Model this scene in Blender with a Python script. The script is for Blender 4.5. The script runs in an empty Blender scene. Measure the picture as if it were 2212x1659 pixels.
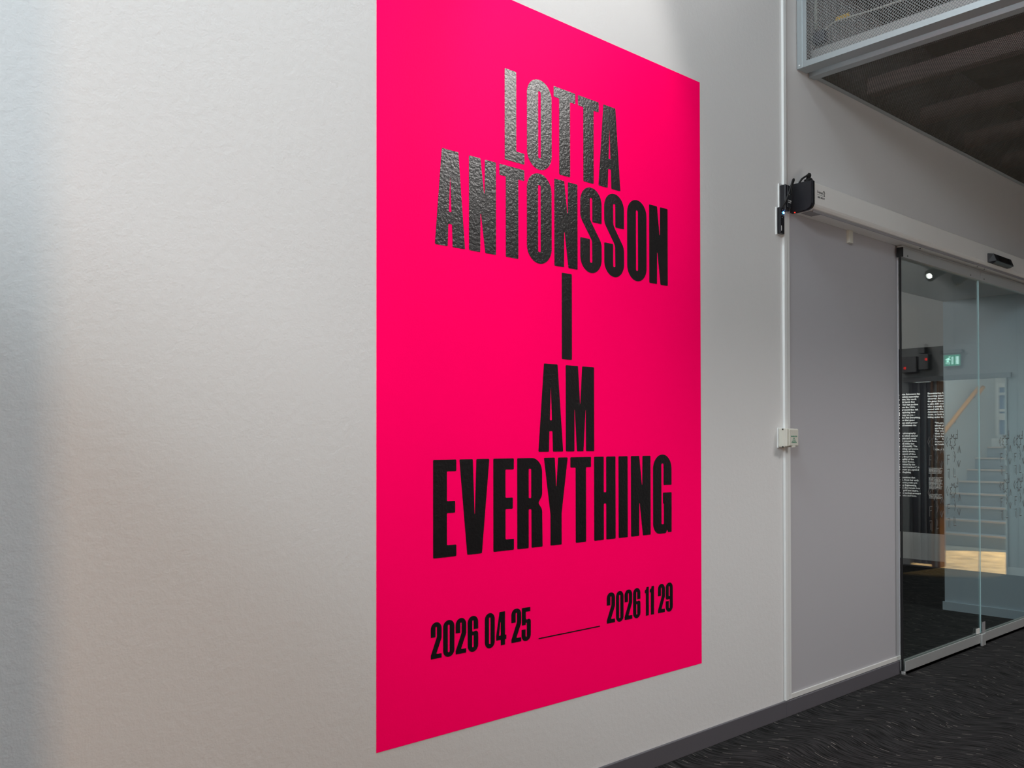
import bpy, bmesh, math, random
from mathutils import Vector, Matrix
random.seed(7)
S = bpy.context.scene
C = S.collection
R = math.radians

# ---------------------------------------------------------------- camera
cam_d = bpy.data.cameras.new('camera'); cam = bpy.data.objects.new('camera', cam_d); C.objects.link(cam)
CF, YAW, PITCH, ROLL = 1941.34, 0.7316, 0.0108, 0.0013
cam_d.sensor_width = 36.0; cam_d.lens = CF / 2212.0 * 36.0
cam_d.shift_y = 100.66 / 2212.0
cam_d.clip_start = 0.05; cam_d.clip_end = 100
fwd = Vector((math.sin(YAW) * math.cos(PITCH), math.cos(YAW) * math.cos(PITCH), math.sin(PITCH)))
rgt = Vector((math.cos(YAW), -math.sin(YAW), 0))
up = rgt.cross(fwd)
q = Matrix.Rotation(ROLL, 3, fwd)
rgt = q @ rgt; up = q @ up
m3 = Matrix((rgt, up, -fwd)).transposed()
cam.matrix_world = Matrix.Translation((0, -2.4736, 1.4)) @ m3.to_4x4()
S.camera = cam

# ---------------------------------------------------------------- world, exposure, lights
w = bpy.data.worlds.new('world'); S.world = w; w.use_nodes = True
w.node_tree.nodes['Background'].inputs[0].default_value = (0.55, 0.65, 0.8, 1)
w.node_tree.nodes['Background'].inputs[1].default_value = 0.05
S.view_settings.view_transform = 'Standard'; S.view_settings.look = 'None'
S.view_settings.exposure = 0.0; S.view_settings.gamma = 1.0; S.view_settings.use_curve_mapping = False

def area(name, loc, target, sx, sy, power, col, spread=180):
    d = bpy.data.lights.new(name, 'AREA'); d.shape = 'RECTANGLE'; d.size = sx; d.size_y = sy
    d.energy = power; d.color = col; d.spread = R(spread)
    o = bpy.data.objects.new(name, d); C.objects.link(o); o.location = loc
    o.rotation_euler = (Vector(target) - Vector(loc)).to_track_quat('-Z', 'Y').to_euler()
    return o
def spot(name, loc, target, power, col, size, blend, rad):
    d = bpy.data.lights.new(name, 'SPOT'); d.energy = power; d.color = col; d.spot_size = R(size)
    d.spot_blend = blend; d.shadow_soft_size = rad
    o = bpy.data.objects.new(name, d); C.objects.link(o); o.location = loc
    o.rotation_euler = (Vector(target) - Vector(loc)).to_track_quat('-Z', 'Y').to_euler()
    return o
# high windows opposite the poster wall, skylight over the left part of the hall
area('window_light_high', (6.25, -4.70, 5.70), (4.2, 0, 3.9), 3.2, 1.2, 400, (1.0, 0.96, 0.93))
area('skylight_edge', (-0.4, -0.9, 6.3), (0.2, 0, 2.5), 1.8, 1.0, 138, (0.84, 1.0, 1.06))
area('clerestory_west', (-2.30, -3.2, 4.30), (1.2, 0, 1.6), 0.5, 0.5, 41, (0.75, 1.0, 1.1))
area('west_fill', (-3.6, -3.9, 4.6), (4.5, 0, 3.0), 2.0, 1.4, 137, (0.94, 0.98, 1.03))  # fill lamp added to brighten the cage end and header wall
# ceiling spot washing the top of the poster
spot('poster_wash', (2.62, -1.35, 4.75), (2.62, 0, 2.88), 90, (1.0, 0.96, 0.93), 38, 0.6, 0.05)
# warm low lamp at the west side, cut off by the end of the added shadow wall
area('warm_lamp', (-0.95, -3.84, 1.3), (2.0, 0, 1.0), 0.06, 0.3, 30, (1.0, 0.58, 0.30))
# added fill lamp low in the hall, brightening the cage underside
area('cage_fill_low', (3.6, -4.6, 0.45), (6.4, -0.8, 3.5), 3.0, 0.4, 9, (1.0, 0.96, 0.9), 70)
# daylight falling on the end wall, stairwell daylight and its patch of sun
spot('end_wall_daylight', (6.6, -4.4, 1.9), (10.07, -0.15, 1.0), 560, (0.60, 0.96, 1.0), 36, 1.0, 0.25)
area('stairwell_daylight', (12.3, -1.6, 3.3), (12.8, -1.8, 0), 2.2, 1.6, 74, (0.86, 0.97, 1.0))
spot('stairwell_sun', (13.9, -1.2, 3.25), (10.95, -1.75, 0), 3700, (1.0, 0.60, 0.20), 26, 0.25, 0.03)
# the exhibition room behind the doors is dim; one spotlight picks out its wall text
spot('text_spotlight', (8.3, 1.95, 3.2), (9.98, 1.95, 1.45), 260, (1.0, 0.98, 0.96), 28, 0.5, 0.03)
area('gallery_light', (4.6, 3.6, 3.1), (9.0, 1.6, 1.4), 1.4, 1.0, 33, (1.0, 0.95, 0.93), 140)

# ---------------------------------------------------------------- materials
def N(nt, t, **kw):
    n = nt.nodes.new(t)
    for k, v in kw.items(): setattr(n, k, v)
    return n
def mat(name, col, rough=0.5, metal=0.0, spec=0.5, bump=0.0, bscale=200, var=0.0, vscale=5, bump2=None, coat=0):
    m = bpy.data.materials.new(name); m.use_nodes = True; nt = m.node_tree
    b = nt.nodes['Principled BSDF']
    b.inputs['Base Color'].default_value = (*col, 1); b.inputs['Roughness'].default_value = rough
    b.inputs['Metallic'].default_value = metal; b.inputs['Specular IOR Level'].default_value = spec
    tc = N(nt, 'ShaderNodeTexCoord')
    if var:
        n = N(nt, 'ShaderNodeTexNoise'); n.inputs['Scale'].default_value = vscale; n.inputs['Detail'].default_value = 5
        nt.links.new(tc.outputs['Object'], n.inputs['Vector'])
        mx = N(nt, 'ShaderNodeMix', data_type='RGBA')
        mx.inputs[6].default_value = (*[c * (1 - var) for c in col], 1); mx.inputs[7].default_value = (*[c * (1 + var) for c in col], 1)
        nt.links.new(n.outputs['Fac'], mx.inputs[0]); nt.links.new(mx.outputs[2], b.inputs['Base Color'])
    if bump:
        n = N(nt, 'ShaderNodeTexNoise'); n.inputs['Scale'].default_value = bscale; n.inputs['Detail'].default_value = 3
        nt.links.new(tc.outputs['Object'], n.inputs['Vector'])
        h = n.outputs['Fac']
        if bump2:
            n2 = N(nt, 'ShaderNodeTexNoise'); n2.inputs['Scale'].default_value = bump2; n2.inputs['Detail'].default_value = 2
            nt.links.new(tc.outputs['Object'], n2.inputs['Vector'])
            ad = N(nt, 'ShaderNodeMath', operation='MULTIPLY_ADD'); ad.inputs[1].default_value = 2.2
            nt.links.new(n2.outputs['Fac'], ad.inputs[0]); nt.links.new(h, ad.inputs[2]); h = ad.outputs[0]
        bp = N(nt, 'ShaderNodeBump'); bp.inputs['Strength'].default_value = bump; bp.inputs['Distance'].default_value = 0.002
        nt.links.new(h, bp.inputs['Height']); nt.links.new(bp.outputs[0], b.inputs['Normal'])
    return m
def emis(name, col, s):
    m = bpy.data.materials.new(name); m.use_nodes = True; b = m.node_tree.nodes['Principled BSDF']
    b.inputs['Base Color'].default_value = (*col, 1); b.inputs['Emission Color'].default_value = (*col, 1)
    b.inputs['Emission Strength'].default_value = s
    return m
M = {}
M['wall'] = mat('white_wall_paint', (0.76, 0.76, 0.76), 0.75, spec=0.25, bump=0.28, bscale=170, bump2=45)
M['southwall'] = mat('dark_painted_wall', (0.22, 0.22, 0.22), 0.7)
M['eastwall'] = mat('pale_grey_wall_paint', (0.45, 0.45, 0.45), 0.7, bump=0.1, bscale=120)
M['jamb'] = mat('jamb_cool_light_tint', (0.46, 0.56, 0.64), 0.6)  # blue mixed into the colour stands in for cool light from the hall
M['lowpanel'] = mat('grey_panel_paint', (0.48, 0.475, 0.505), 0.6, spec=0.3, bump=0.03, bscale=150)
M['panel'] = mat('smooth_panel_paint', (0.68, 0.67, 0.67), 0.6, spec=0.3, bump=0.03, bscale=150)
M['white'] = mat('white_gloss_paint', (0.74, 0.74, 0.72), 0.4, bump=0.02, bscale=60)
M['plastic'] = mat('cream_plastic', (0.66, 0.65, 0.58), 0.45, bump=0.01, bscale=80)
M['trunk'] = mat('white_plastic', (0.80, 0.82, 0.82), 0.4, bump=0.01, bscale=80)
M['oper'] = mat('operator_aluminium_paint', (0.84, 0.83, 0.81), 0.45, bump=0.015, bscale=90)
M['base'] = mat('grey_baseboard_vinyl', (0.115, 0.11, 0.125), 0.5, bump=0.05, bscale=60)
M['black'] = mat('black_plastic', (0.012, 0.012, 0.016), 0.42, bump=0.15, bscale=300)
M['blackgloss'] = mat('black_gloss_plastic', (0.008, 0.008, 0.011), 0.22)
M['rubber'] = mat('black_rubber', (0.006, 0.006, 0.007), 0.6)
M['letter'] = mat('black_vinyl', (0.005, 0.004, 0.004), 0.30, spec=1.0, bump=0.28, bscale=190, bump2=85)
M['alu'] = mat('brushed_aluminium', (0.55, 0.56, 0.56), 0.45, metal=0.5, bump=0.02, bscale=100)
M['zinc'] = mat('galvanised_steel', (0.42, 0.46, 0.48), 0.42, metal=0.55, bump=0.03, bscale=50)
M['mesh'] = mat('galvanised_mesh', (0.27, 0.275, 0.28), 0.5, metal=0.4)
M['meshdark'] = mat('dull_grille', (0.12, 0.115, 0.10), 0.6, metal=0.3)
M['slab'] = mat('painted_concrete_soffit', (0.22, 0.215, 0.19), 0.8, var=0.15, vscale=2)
M['beam'] = mat('painted_joist', (0.80, 0.60, 0.56), 0.5)
M['duct'] = mat('light_grey_duct', (0.60, 0.59, 0.57), 0.4)
M['cable'] = mat('grey_cable', (0.55, 0.54, 0.48), 0.5)
M['yellow'] = mat('yellow_tag', (0.75, 0.45, 0.08), 0.5)
M['green'] = mat('green_print', (0.02, 0.25, 0.14), 0.5)
M['ink'] = mat('dark_print', (0.06, 0.06, 0.06), 0.5)
M['blackwall'] = mat('black_wall_paint', (0.006, 0.006, 0.008), 0.8, spec=0.1)
M['wtext'] = mat('white_print', (0.9, 0.9, 0.88), 0.5)
M['ltext'] = mat('white_vinyl_lettering', (0.92, 0.92, 0.91), 0.6)
M['decal'] = mat('frosted_grey_decal', (0.13, 0.125, 0.12), 0.7)
M['wood'] = mat('oiled_oak', (0.80, 0.36, 0.10), 0.4, var=0.2, vscale=30)
M['darkwood'] = mat('brown_door_wood', (0.28, 0.12, 0.05), 0.5, var=0.2, vscale=20)
M['stair'] = mat('grey_stair_vinyl', (0.34, 0.37, 0.40), 0.6)
M['nose'] = mat('stair_nosing', (0.72, 0.58, 0.50), 0.5)
M['stairwall'] = mat('stairwell_paint', (0.62, 0.62, 0.60), 0.7)
M['grey'] = mat('grey_enamel', (0.30, 0.29, 0.30), 0.5)
M['darkgrey'] = mat('dark_grey_panel', (0.10, 0.10, 0.115), 0.4)
M['red'] = emis('red_indicator', (1.0, 0.03, 0.02), 2.0)
M['blue'] = emis('blue_indicator', (0.05, 0.25, 1.0), 9.0)
M['bluecore'] = emis('blue_indicator_core', (0.6, 0.85, 1.0), 8.0)
M['lamp'] = emis('spotlight_lens', (1.0, 0.98, 0.92), 7.0)
M['exitg'] = emis('exit_sign_green', (0.01, 0.36, 0.20), 1.1)
M['exitw'] = emis('exit_sign_white', (0.60, 0.95, 0.85), 2.0)
M['winglow'] = emis('daylit_sky_pane', (0.10, 0.14, 0.20), 0.8)

def pink():
    m = bpy.data.materials.new('fluorescent_pink_vinyl'); m.use_nodes = True; nt = m.node_tree
    nt.nodes.remove(nt.nodes['Principled BSDF'])
    out = nt.nodes['Material Output']
    d = N(nt, 'ShaderNodeBsdfDiffuse'); d.inputs[0].default_value = (1.46, 0.0, 0.170, 1)   # day-glow ink returns more red than white paint
    g = N(nt, 'ShaderNodeBsdfGlossy'); g.inputs[0].default_value = (1, 1, 1, 1); g.inputs[1].default_value = 0.45
    mx = N(nt, 'ShaderNodeMixShader'); mx.inputs[0].default_value = 0.003
    tc = N(nt, 'ShaderNodeTexCoord')
    n = N(nt, 'ShaderNodeTexNoise'); n.inputs['Scale'].default_value = 170
    bp = N(nt, 'ShaderNodeBump'); bp.inputs['Strength'].default_value = 0.15; bp.inputs['Distance'].default_value = 0.002
    nt.links.new(tc.outputs['Object'], n.inputs['Vector']); nt.links.new(n.outputs['Fac'], bp.inputs['Height'])
    nt.links.new(bp.outputs[0], d.inputs['Normal']); nt.links.new(bp.outputs[0], g.inputs['Normal'])
    nt.links.new(d.outputs[0], mx.inputs[1]); nt.links.new(g.outputs[0], mx.inputs[2]); nt.links.new(mx.outputs[0], out.inputs[0])
    return m
M['pink'] = pink()

def glass():
    m = bpy.data.materials.new('clear_glass'); m.use_nodes = True; nt = m.node_tree
    nt.nodes.remove(nt.nodes['Principled BSDF']); out = nt.nodes['Material Output']
    t = N(nt, 'ShaderNodeBsdfTransparent'); t.inputs[0].default_value = (0.90, 0.94, 0.93, 1)
    g = N(nt, 'ShaderNodeBsdfGlossy'); g.inputs[1].default_value = 0.0; g.inputs[0].default_value = (0.95, 1, 1, 1)
    f = N(nt, 'ShaderNodeFresnel')
    geo = N(nt, 'ShaderNodeNewGeometry'); io = N(nt, 'ShaderNodeMath', operation='MULTIPLY_ADD')   # same reflectance from either side of the thin pane
    io.inputs[1].default_value = 1 / 1.5 - 1.5; io.inputs[2].default_value = 1.5
    nt.links.new(geo.outputs['Backfacing'], io.inputs[0]); nt.links.new(io.outputs[0], f.inputs[0])
    mx = N(nt, 'ShaderNodeMixShader')
    nt.links.new(f.outputs[0], mx.inputs[0]); nt.links.new(t.outputs[0], mx.inputs[1]); nt.links.new(g.outputs[0], mx.inputs[2])
    nt.links.new(mx.outputs[0], out.inputs[0])
    return m
M['glass'] = glass()
M['glassedge'] = mat('green_glass_edge', (0.45, 0.68, 0.72), 0.2)

def carpet():
    m = bpy.data.materials.new('charcoal_carpet'); m.use_nodes = True; nt = m.node_tree
    b = nt.nodes['Principled BSDF']; b.inputs['Roughness'].default_value = 0.95; b.inputs['Specular IOR Level'].default_value = 0.1
    L = nt.links.new
    tc = N(nt, 'ShaderNodeTexCoord')
    # gentle warp of the weave
    wn = N(nt, 'ShaderNodeTexNoise'); wn.inputs['Scale'].default_value = 1.3; wn.inputs['Detail'].default_value = 1
    L(tc.outputs['Object'], wn.inputs['Vector'])
    sp0 = N(nt, 'ShaderNodeSeparateXYZ'); L(tc.outputs['Object'], sp0.inputs[0])
    ph = N(nt, 'ShaderNodeMath', operation='MULTIPLY_ADD'); ph.inputs[1].default_value = 12.0; L(sp0.outputs['Y'], ph.inputs[0])
    pn = N(nt, 'ShaderNodeMath', operation='MULTIPLY'); pn.inputs[1].default_value = 5.0; L(wn.outputs['Fac'], pn.inputs[0]); L(pn.outputs[0], ph.inputs[2])
    si = N(nt, 'ShaderNodeMath', operation='SINE'); L(ph.outputs[0], si.inputs[0])
    am = N(nt, 'ShaderNodeMath', operation='MULTIPLY_ADD'); am.inputs[1].default_value = 0.050; L(si.outputs[0], am.inputs[0]); L(sp0.outputs['X'], am.inputs[2])
    ad = N(nt, 'ShaderNodeCombineXYZ'); L(sp0.outputs['Y'], ad.inputs[0]); L(am.outputs[0], ad.inputs[1])
    def streak(rot, sx, sy, seed):
        mp = N(nt, 'ShaderNodeMapping'); mp.inputs['Rotation'].default_value = (0, 0, R(rot)); mp.inputs['Scale'].default_value = (sx, sy, 1)
        mp.inputs['Location'].default_value = (seed, seed * 1.7, 0)
        L(ad.outputs[0], mp.inputs['Vector'])
        n = N(nt, 'ShaderNodeTexNoise'); n.inputs['Scale'].default_value = 1.0; n.inputs['Detail'].default_value = 2.5
        L(mp.outputs[0], n.inputs['Vector']); return n
    s1 = streak(0, 8, 110, 0.0)
    ramp = N(nt, 'ShaderNodeValToRGB'); ramp.color_ramp.elements[0].position = 0.36; ramp.color_ramp.elements[1].position = 0.66
    ramp.color_ramp.elements[0].color = (0.006, 0.006, 0.006, 1); ramp.color_ramp.elements[1].color = (0.044, 0.043, 0.044, 1)
    L(s1.outputs['Fac'], ramp.inputs[0])
    # pale flecks: thin dashes laid along the weave in two directions
    def dash(rot, pitch, length, thr, seed):
        mp = N(nt, 'ShaderNodeMapping'); mp.inputs['Rotation'].default_value = (0, 0, R(rot)); mp.inputs['Location'].default_value = (seed, seed, 0)
        L(ad.outputs[0], mp.inputs['Vector'])
        sp = N(nt, 'ShaderNodeSeparateXYZ'); L(mp.outputs[0], sp.inputs[0])
        a = N(nt, 'ShaderNodeMath', operation='DIVIDE'); a.inputs[1].default_value = pitch; L(sp.outputs['Y'], a.inputs[0])
        fr = N(nt, 'ShaderNodeMath', operation='FRACT'); L(a.outputs[0], fr.inputs[0])
        fl = N(nt, 'ShaderNodeMath', operation='FLOOR'); L(a.outputs[0], fl.inputs[0])
        ln = N(nt, 'ShaderNodeMath', operation='LESS_THAN'); ln.inputs[1].default_value = 0.11; L(fr.outputs[0], ln.inputs[0])
        ax = N(nt, 'ShaderNodeMath', operation='DIVIDE'); ax.inputs[1].default_value = length; L(sp.outputs['X'], ax.inputs[0])
        cmb = N(nt, 'ShaderNodeCombineXYZ'); L(ax.outputs[0], cmb.inputs[0])
        fm = N(nt, 'ShaderNodeMath', operation='MULTIPLY'); fm.inputs[1].default_value = 7.31; L(fl.outputs[0], fm.inputs[0]); L(fm.outputs[0], cmb.inputs[1])
        n = N(nt, 'ShaderNodeTexNoise'); n.inputs['Scale'].default_value = 1.0; n.inputs['Detail'].default_value = 0; L(cmb.outputs[0], n.inputs['Vector'])
        g = N(nt, 'ShaderNodeMath', operation='GREATER_THAN'); g.inputs[1].default_value = thr; L(n.outputs['Fac'], g.inputs[0])
        o = N(nt, 'ShaderNodeMath', operation='MULTIPLY'); L(g.outputs[0], o.inputs[0]); L(ln.outputs[0], o.inputs[1])
        return o
    d1 = dash(0, 0.030, 0.085, 0.71, 3.1)
    d2 = dash(0, 0.047, 0.050, 0.73, 9.4)
    ms = N(nt, 'ShaderNodeMath', operation='MAXIMUM'); L(d1.outputs[0], ms.inputs[0]); L(d2.outputs[0], ms.inputs[1])
    fine = N(nt, 'ShaderNodeTexNoise'); fine.inputs['Scale'].default_value = 260; L(tc.outputs['Object'], fine.inputs['Vector'])
    mm = N(nt, 'ShaderNodeMath', operation='MULTIPLY'); L(ms.outputs[0], mm.inputs[0]); L(fine.outputs['Fac'], mm.inputs[1])
    mx = N(nt, 'ShaderNodeMix', data_type='RGBA'); mx.inputs[7].default_value = (0.34, 0.31, 0.28, 1)
    L(mm.outputs[0], mx.inputs[0]); L(ramp.outputs[0], mx.inputs[6]); L(mx.outputs[2], b.inputs['Base Color'])
    bp = N(nt, 'ShaderNodeBump'); bp.inputs['Strength'].default_value = 0.7; bp.inputs['Distance'].default_value = 0.004
    L(s1.outputs['Fac'], bp.inputs['Height']); L(bp.outputs[0], b.inputs['Normal'])
    return m
M['carpet'] = carpet()
def sunfloor():
    m = mat('stairwell_floor_sun_dapple', (0.42, 0.38, 0.32), 0.5, var=1.4, vscale=4.5)  # heavy mottling in the colour stands in for dappled sunlight
    return m
M['stone'] = sunfloor()

# ---------------------------------------------------------------- mesh helpers
def link(name, bm, m, parent=None, loc=None, smooth=False):
    me = bpy.data.meshes.new(name); bmesh.ops.recalc_face_normals(bm, faces=bm.faces); bm.to_mesh(me); bm.free()
    o = bpy.data.objects.new(name, me); C.objects.link(o)
    if isinstance(m, str): m = M[m]
    me.materials.append(m)
    if smooth:
        for p in me.polygons: p.use_smooth = True
    if parent: o.parent = parent; o.matrix_parent_inverse = Matrix.Translation(-parent.location)
    return o
def bx(bm, x0, x1, y0, y1, z0, z1, bev=0.0):
    b2 = bmesh.new(); bmesh.ops.create_cube(b2, size=1)
    for v in b2.verts: v.co = Vector(((x0 + x1) / 2 + v.co.x * (x1 - x0), (y0 + y1) / 2 + v.co.y * (y1 - y0), (z0 + z1) / 2 + v.co.z * (z1 - z0)))
    if bev: bmesh.ops.bevel(b2, geom=b2.edges[:], offset=bev, segments=2, affect='EDGES', profile=0.5)
    t = bpy.data.meshes.new('t'); b2.to_mesh(t); b2.free(); bm.from_mesh(t); bpy.data.meshes.remove(t)
    return bm
def box(name, m, x0, x1, y0, y1, z0, z1, parent=None, bev=0.0):
    return link(name, bx(bmesh.new(), x0, x1, y0, y1, z0, z1, bev), m, parent)
def prism(name, m, pts, axis, a0, a1, parent=None, bev=0.0):
    """extrude a 2-D outline along an axis; pts are the two other coordinates in xyz order"""
    bm = bmesh.new()
    def P(p, a):
        return (a, p[0], p[1]) if axis == 'x' else ((p[0], a, p[1]) if axis == 'y' else (p[0], p[1], a))
    A = [bm.verts.new(P(p, a0)) for p in pts]; B = [bm.verts.new(P(p, a1)) for p in pts]
    bm.faces.new(A); bm.faces.new(B[::-1]); n = len(pts)
    for i in range(n): bm.faces.new((A[i], A[(i + 1) % n], B[(i + 1) % n], B[i]))
    return link(name, bm, m, parent)
def tube(name, m, pts, r, parent=None, seg=8, cyclic=False, bm=None):
    own = bm is None
    bm = bm or bmesh.new(); pts = [Vector(p) for p in pts]
    sm = []
    for i in range(len(pts) - 1):         # catmull-rom
        p0 = pts[max(i - 1, 0)]; p1 = pts[i]; p2 = pts[i + 1]; p3 = pts[min(i + 2, len(pts) - 1)]
        for k in range(5):
            t = k / 5
            sm.append(0.5 * ((2 * p1) + (-p0 + p2) * t + (2 * p0 - 5 * p1 + 4 * p2 - p3) * t * t + (-p0 + 3 * p1 - 3 * p2 + p3) * t ** 3))
    sm.append(pts[-1])
    rings = []; u = None
    for i, p in enumerate(sm):
        d = (sm[min(i + 1, len(sm) - 1)] - sm[max(i - 1, 0)]).normalized()
        if u is None:
            u = d.orthogonal().normalized()
        u = (u - d * u.dot(d)).normalized(); v = d.cross(u)
        rings.append([bm.verts.new(p + (u * math.cos(2 * math.pi * k / seg) + v * math.sin(2 * math.pi * k / seg)) * r) for k in range(seg)])
    for a, b in zip(rings, rings[1:]):
        for k in range(seg): bm.faces.new((a[k], a[(k + 1) % seg], b[(k + 1) % seg], b[k]))
    bm.faces.new(rings[0][::-1]); bm.faces.new(rings[-1])
    return link(name, bm, m, parent, smooth=True) if own else bm
def cyl(name, m, c, axis, r, h, parent=None, seg=20, r2=None):
    bm = bmesh.new(); bmesh.ops.create_cone(bm, cap_ends=True, segments=seg, radius1=r, radius2=r if r2 is None else r2, depth=h)
    d = Vector(axis).normalized(); bm.transform(Matrix.Translation(c) @ d.to_track_quat('Z', 'Y').to_matrix().to_4x4())
    return link(name, bm, m, parent)
def empty(name, loc):
    o = bpy.data.objects.new(name, None); C.objects.link(o); o.location = loc; o.empty_display_size = 0.1; return o
def tag(o, label=None, cat=None, group=None, kind=None):
    if label: o['label'] = label
    if cat: o['category'] = cat
    if group: o['group'] = group
    if kind: o['kind'] = kind
    return o
def st(o): o['kind'] = 'structure'; return o

# ---------------------------------------------------------------- the setting
DX0, DX1, DZ = 5.353, 7.619, 2.543       # door opening
PX0 = 4.105                              # edge of the smooth panel next to the cable trunking
bm = bmesh.new()
bx(bm, -4, PX0, 0, 0.67, 0, 6.4)
st(link('wall_north', bm, 'wall'))
bm = bmesh.new()
bx(bm, PX0, DX0, 0.004, 0.67, 0, 2.62)
st(link('wall_north', bm, 'lowpanel'))
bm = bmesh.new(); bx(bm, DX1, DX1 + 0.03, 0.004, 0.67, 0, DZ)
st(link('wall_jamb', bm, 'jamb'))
st(box('wall_north', 'lowpanel', DX1 + 0.03, 10.07, 0.004, 0.67, 0, DZ))
bm = bmesh.new(); bx(bm, PX0, DX0, 0.004, 0.67, 2.62, 6.4); bx(bm, DX0, 10.07, 0.004, 0.67, DZ, 6.4)
st(link('wall_north', bm, 'panel'))
st(link('floor', bx(bmesh.new(), -4, 10.07, -4.8, 5.6, -0.1, 0), 'carpet'))
# hall: west, south and end walls, high ceiling
st(box('wall_west', 'wall', -4.15, -4, -4.8, 0.67, 0, 6.4))
st(box('wall_south', 'southwall', -4, 10.07, -4.95, -4.8, 0, 6.4))
st(box('ceiling', 'white', -4, 4.3, -4.8, 0, 6.4, 6.5))
EX = 10.07; CXX = 4.22
bm = bmesh.new()
bx(bm, EX, EX + 0.16, -4.8, -2.12, 0, 3.9); bx(bm, EX, EX + 0.16, -2.12, -1.13, 2.06, 3.9); bx(bm, EX, EX + 0.16, -1.13, 0.0, 0, 3.9)
st(link('wall_east', bm, 'eastwall'))
# the exhibition room
st(box('wall_gallery', 'wall', 9.986, 10.06, 0.67, 5.6, 0, 3.36))
st(box('wall_gallery_back', 'wall', 3.0, 9.986, 5.6, 5.7, 0, 3.36))
st(box('wall_gallery_side', 'wall', 2.9, 3.0, 0.67, 5.7, 0, 3.36))
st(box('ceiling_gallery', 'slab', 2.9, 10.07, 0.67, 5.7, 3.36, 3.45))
st(box('baseboard_gallery', 'base', 9.971, 9.986, 0.67, 5.6, 0, 0.078))
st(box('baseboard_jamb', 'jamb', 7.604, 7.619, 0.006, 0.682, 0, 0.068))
st(box('wall_shadow_caster', 'wall', -0.47, -0.35, -2.4, 0.0, 0, 2.49))  # unseen wall in the hall, added to cast shadow edges beside the poster
# slab over the hall's lower end, its joists
CXX = 4.22
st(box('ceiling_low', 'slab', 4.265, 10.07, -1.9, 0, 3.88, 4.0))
for k, xj in enumerate((4.96, 5.65, 6.33, 7.01, 7.70, 8.38, 9.06)):
    bm = bx(bmesh.new(), xj, xj + 0.07, -1.88, -0.01, 3.385, 3.475)
    st(link('trim_%d' % (k + 10), bm, 'beam'))
st(box('trim_9', 'stairwall', CXX + .17, 10.07, -1.95, -1.90, 3.33, 4.0))  # unseen solid fascia, added to block light and dim the space behind
# baseboards and trims
bm = bmesh.new()
bx(bm, -4, 4.07, -0.013, 0, 0, 0.0815, 0.002)
st(link('baseboard_north', bm, 'base'))
bm = bmesh.new(); bx(bm, 4.0705, DX0 + 0.003, -0.013, 0.004, 0, 0.078, 0.002)
st(link('baseboard_north', bm, 'base'))
st(box('trim_1', 'trunk', 4.100, 4.132, -0.004, 0.004, 0.080, 2.56, bev=0.0012))
st(box('trim_2', 'white', 4.132, DX0 + 0.003, -0.004, 0.004, 0.080, 0.104, bev=0.0012))
st(box('trim_3', 'lowpanel', DX0, DX0 + 0.004, -0.002, 0.66, 0.104, 2.50))
st(box('baseboard_east', 'white', EX - 0.014, EX, -1.12, -0.01, 0, 0.08))

# ---------------------------------------------------------------- poster
poster = empty('poster', (2.502, 0, 0.386))
tag(poster, 'tall fluorescent pink wall poster with black condensed lettering and exhibition dates', 'poster')
# slightly wavering hand-trimmed foil edge
bm = bmesh.new()
bx(bm, 1.627, 3.377, -0.0012, 0.0, 0.386, 3.037)
link('backing_sheet', bm, 'pink', poster)

def rounded(pts, r0):
    out = []; n = len(pts)
    for i in range(n):
        p = Vector(pts[i][:2]); a = Vector(pts[i - 1][:2]); b = Vector(pts[(i + 1) % n][:2])
        r = pts[i][2] if len(pts[i]) > 2 else r0
        da = (a - p); db = (b - p); la, lb = da.length, db.length
        if r <= 0 or la < 1e-6 or lb < 1e-6: out.append(p); continue
        da /= la; db /= lb
        ang = math.acos(max(-1, min(1, da.dot(db))))
        if ang > 3.1: out.append(p); continue
        t = r / math.tan(ang / 2)
        t = min(t, la * 0.49 if not (len(pts[i - 1]) > 2 and pts[i - 1][2] > .02) else la * 0.5, lb * 0.5); r = t * math.tan(ang / 2)
        c = p + (da + db).normalized() * (r / math.sin(ang / 2))
        s = p + da * t - c; e = p + db * t - c
        a0 = math.atan2(s.y, s.x); a1 = math.atan2(e.y, e.x); d = (a1 - a0 + math.pi) % (2 * math.pi) - math.pi
        k = max(2, int(abs(d) * 5 * (1 + r * 30)))
        for j in range(k + 1):
            th = a0 + d * j / k; out.append(c + Vector((math.cos(th), math.sin(th))) * r)
    return out
def flat(name, m, outlines, ox, oz, yback, thick, parent, r0=0.003, facing='y'):
    """thin cut-out shape standing proud of a wall"""
    cu = bpy.data.curves.new('c', 'CURVE'); cu.dimensions = '2D'; cu.fill_mode = 'BOTH'; cu.extrude = thick / 2
    for pts in outlines:
        pp = rounded(pts, r0); sp = cu.splines.new('POLY'); sp.points.add(len(pp) - 1)
        for k, p in enumerate(pp): sp.points[k].co = (p.x, p.y, 0, 1)
        sp.use_cyclic_u = True
    t = bpy.data.objects.new('t', cu); C.objects.link(t)
    me = bpy.data.meshes.new_from_object(t); bpy.data.objects.remove(t); bpy.data.curves.remove(cu)
    if facing == 'y': mt = Matrix.Translation((ox, yback - thick / 2, oz)) @ Matrix.Rotation(math.pi / 2, 4, 'X')
    else: mt = Matrix.Translation((yback - thick / 2, ox, oz)) @ Matrix(((0, 0, -1, 0), (-1, 0, 0, 0), (0, 1, 0, 0), (0, 0, 0, 1)))
    me.transform(mt)
    bm = bmesh.new(); bm.from_mesh(me); bpy.data.meshes.remove(me)
    return link(name, bm, m, parent)

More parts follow.
